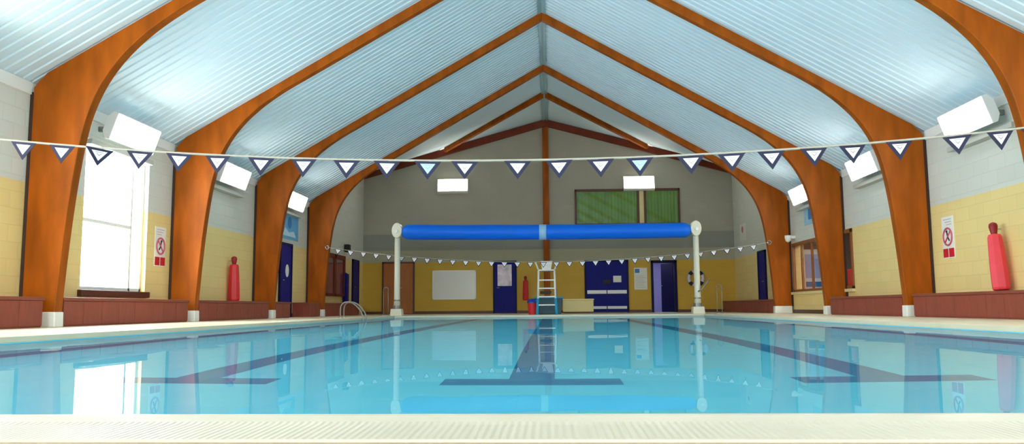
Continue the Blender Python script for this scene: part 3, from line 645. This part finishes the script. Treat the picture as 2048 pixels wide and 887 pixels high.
m = MB(); m.box(.58, 1.52, 27.03, 27.57, 0, .06); m.build('plinth', BROWN, t)
t = thing('folded_mat', 'folded dark blue exercise mat standing on the far left bench', 'mat', (-6.75, 27.0, .395))
for k in range(3):
    m = MB(); m.box(-6.93+.05*k, -6.885+.05*k, 26.98, 27.27, .396, 1.46-.03*k); m.build('mat_fold', BLUE, t, bevel=.015)

# handrails
def hoop(x, y, h, lab, g, sy=.32):
    t = thing('grab_rail', lab, 'handrail', (x, y, 0), g)
    for d in (0, sy):
        m = MB(); m.tube(spline([(x-.35*(1 if x < 0 else -1)*1, y+d, 0), (x-.34*(1 if x < 0 else -1), y+d, h*.75), (x-.2*(1 if x < 0 else -1), y+d, h), (x, y+d, h*.8), (x+.18*(1 if x < 0 else -1), y+d, .02), (x+.2*(1 if x < 0 else -1), y+d, -.6)], 5), 0.016, 10)
        m.build('rail', GREYM, t, smooth=True)
        m = MB(); m.tube([(x-.35*(1 if x < 0 else -1), y+d, 0), (x-.35*(1 if x < 0 else -1), y+d, .025)], .05, 14); m.build('floor_flange', STEEL, t)
    for z in (-.25, -.5):
        m = MB(); m.box(x+.16*(1 if x < 0 else -1), x+.26*(1 if x < 0 else -1), y, y+sy, z-.02, z+.02); m.build('step', WHITEPL, t)
    return t
hoop(-4.4, 18.5, .37, 'stainless pool ladder handrails on the left pool edge', 'pool ladders')
for x, s in ((-4.62, 'left'), (4.9, 'right')):
    t = thing('grab_rail', 'slim pale upright hand rail at the far %s corner of the pool' % s, 'handrail', (x, 23.0, 0), 'upright hand rails at the far corners')
    for d in (-.07, .07):
        m = MB(); m.tube([(x+d, 23.0, 0), (x+d, 23.0, .75)], .012, 8); m.build('upright', GREYM, t, smooth=True)
    m = MB(); m.ring((x, 23.0, .75), .07, .012, 'y', 0, pi, 12, 8); m.build('top_bend', GREYM, t, smooth=True)
    m = MB(); m.box(x-.12, x+.12, 22.94, 23.06, 0, .015); m.build('floor_plate', STEEL, t)

# ------------------------------------------------------------------ bunting
def pennant_mesh(name, w_, h_, inner_mat, frac):
    m = MB(); d = .002
    m.prism([(-w_/2, 0), (w_/2, 0), (0, -h_)], (-d, d), 'y', 0)
    cx, cz = 0, -h_*.31
    tri = [(-w_/2, 0), (w_/2, 0), (0, -h_)]
    sh = [(cx+(a-cx)*frac, cz+(b-cz)*frac) for a, b in tri]
    m.prism(sh, (-d-.0015, d+.0015), 'y', 1)
    q = w_*frac
    for sgn in (-1, 1):
        m.prism([(sgn*0, cz-.13*h_*frac), (sgn*.16*q, cz+.07*h_*frac), (sgn*.16*q, cz+.0*h_*frac), (0, cz-.22*h_*frac)], (-d-.003, d+.003), 'y', 2)
    m.prism([(-.26*q, cz+.2*h_*frac), (.26*q, cz+.2*h_*frac), (.24*q, cz+.15*h_*frac), (-.24*q, cz+.15*h_*frac)], (-d-.003, d+.003), 'y', 2)
    o = m.build(name, [NAVY, inner_mat, GREYM]); C.objects.unlink(o); return o
def bunting(y, z0, k, xs, ends, lab, w_, h_, frac, pale=(), twist=0):
    t = thing('pennant_line', lab, 'bunting', (0, y, z0), 'pennant lines across the pool')
    z = lambda x: z0+k*x*x
    m = MB(); xx = [ends[0]+(ends[1]-ends[0])*i/60 for i in range(61)]; m.tube([(x, y, z(x)) for x in xx], .009, 6); m.build('cord', CORD, t, smooth=True)
    for x in ends:
        m = MB(); m.ring((x, y, z(x)), .05, .012, 'y', n=16, seg=6); m.tube([(x, y-.0, z(x)), (x, y+.06, z(x))], .014, 8); m.build('anchor_ring', STEEL, t, smooth=True)
    a = pennant_mesh('pennant', w_, h_, PENW, frac); b = pennant_mesh('pennant', w_, h_, PENB, frac)
    rnd = random.Random(3)
    for i, x in enumerate(xs):
        o = (b if i in pale else a).copy(); C.objects.link(o); o.parent = t
        o.location = (x, -.004, z(x)-z0-.006)
        o.rotation_euler = (rnd.uniform(-.05, .12), -math.atan(2*k*x), rnd.uniform(-.12, .12))
    for o in (a, b): bpy.data.objects.remove(o)
    if twist: next(o for o in t.children if abs(o.location.x-twist) < .01).rotation_euler.z = .8
    return t
XS = [-4.06, -3.74, -3.43, -3.1, -2.78, -2.47, -2.12, -1.78, -1.44, -1.12, -.8, -.51, -.1, .22, .54, .84, 1.23, 1.54, 1.84, 2.16, 2.45, 2.8, 3.23, 3.55, 3.81]
XS = [-5.7, -5.38, -5.05, -4.72, -4.39]+XS+[4.14, 4.47, 4.8, 5.13, 5.46, 5.78]
bunting(ARCH_Y[0]-.075, 1.345, .0132, XS, (-6.33, 6.33), 'near line of navy bordered white triangular pennants strung across the pool', .212, .143, .56, (15, 20), -3.43)
FX = [-6.0+.371*i for i in range(33)]
bunting(ARCH_Y[4]-.075, 1.50, .0122, FX, (-6.33, 6.33), 'far line of small white pennants strung low between the last arch legs', .2, .16, .74)

# ------------------------------------------------------------------ light
W = bpy.data.worlds.new('overcast_sky'); S.world = W; W.use_nodes = True
bg = W.node_tree.nodes['Background']; bg.inputs[0].default_value = (.93, .97, 1, 1); bg.inputs[1].default_value = 10.8
def portal(loc, rot, sx, sy):
    l = bpy.data.lights.new('daylight_portal', 'AREA'); l.shape = 'RECTANGLE'; l.size = sx; l.size_y = sy; l.cycles.is_portal = True
    o = bpy.data.objects.new('daylight_portal', l); C.objects.link(o); o.location = loc; o.rotation_euler = rot
for y0, y1, z0, z1 in LWIN: portal((-HW-.25, (y0+y1)/2, (z0+z1)/2), (0, -pi/2, 0), z1-z0, y1-y0)
for x0, x1, z0, z1 in BWIN: portal(((x0+x1)/2, YB-.25, (z0+z1)/2), (pi/2, 0, 0), x1-x0, z1-z0)

# ------------------------------------------------------------------ camera
cam = bpy.data.cameras.new('camera'); co = bpy.data.objects.new('camera', cam); C.objects.link(co); S.camera = co
cam.sensor_width = 36; cam.lens = 1600/2048*36; cam.clip_end = 200; cam.clip_start = .05
PIT, YAW, ROL = .1066, -.048, -.0076
def cvec(a, up, f):
    b = -up
    c, s = math.cos(ROL), math.sin(ROL); a, b = c*a+s*b, -s*a+c*b
    x, y, z = a, f, -b
    c, s = math.cos(PIT), math.sin(PIT); y, z = c*y-s*z, s*y+c*z
    c, s = math.cos(YAW), math.sin(YAW); x, y = c*x+s*y, -s*x+c*y
    return Vector((x, y, z))
r, u, f = cvec(1, 0, 0), cvec(0, 1, 0), cvec(0, 0, 1)
M = Matrix((r, u, -f)).transposed().to_4x4(); M.translation = Vector((.147, 0, .2096)); co.matrix_world = M

S.view_settings.view_transform = 'Standard'; S.view_settings.look = 'None'; S.view_settings.gamma = 1; S.view_settings.use_curve_mapping = False
S.view_settings.exposure = 1.08
cy_ = S.cycles
cy_.max_bounces = 18; cy_.diffuse_bounces = 10; cy_.glossy_bounces = 5; cy_.transmission_bounces = 12; cy_.transparent_max_bounces = 12
cy_.caustics_refractive = True; cy_.caustics_reflective = True; cy_.blur_glossy = .5; cy_.sample_clamp_indirect = 20; cy_.use_denoising = True
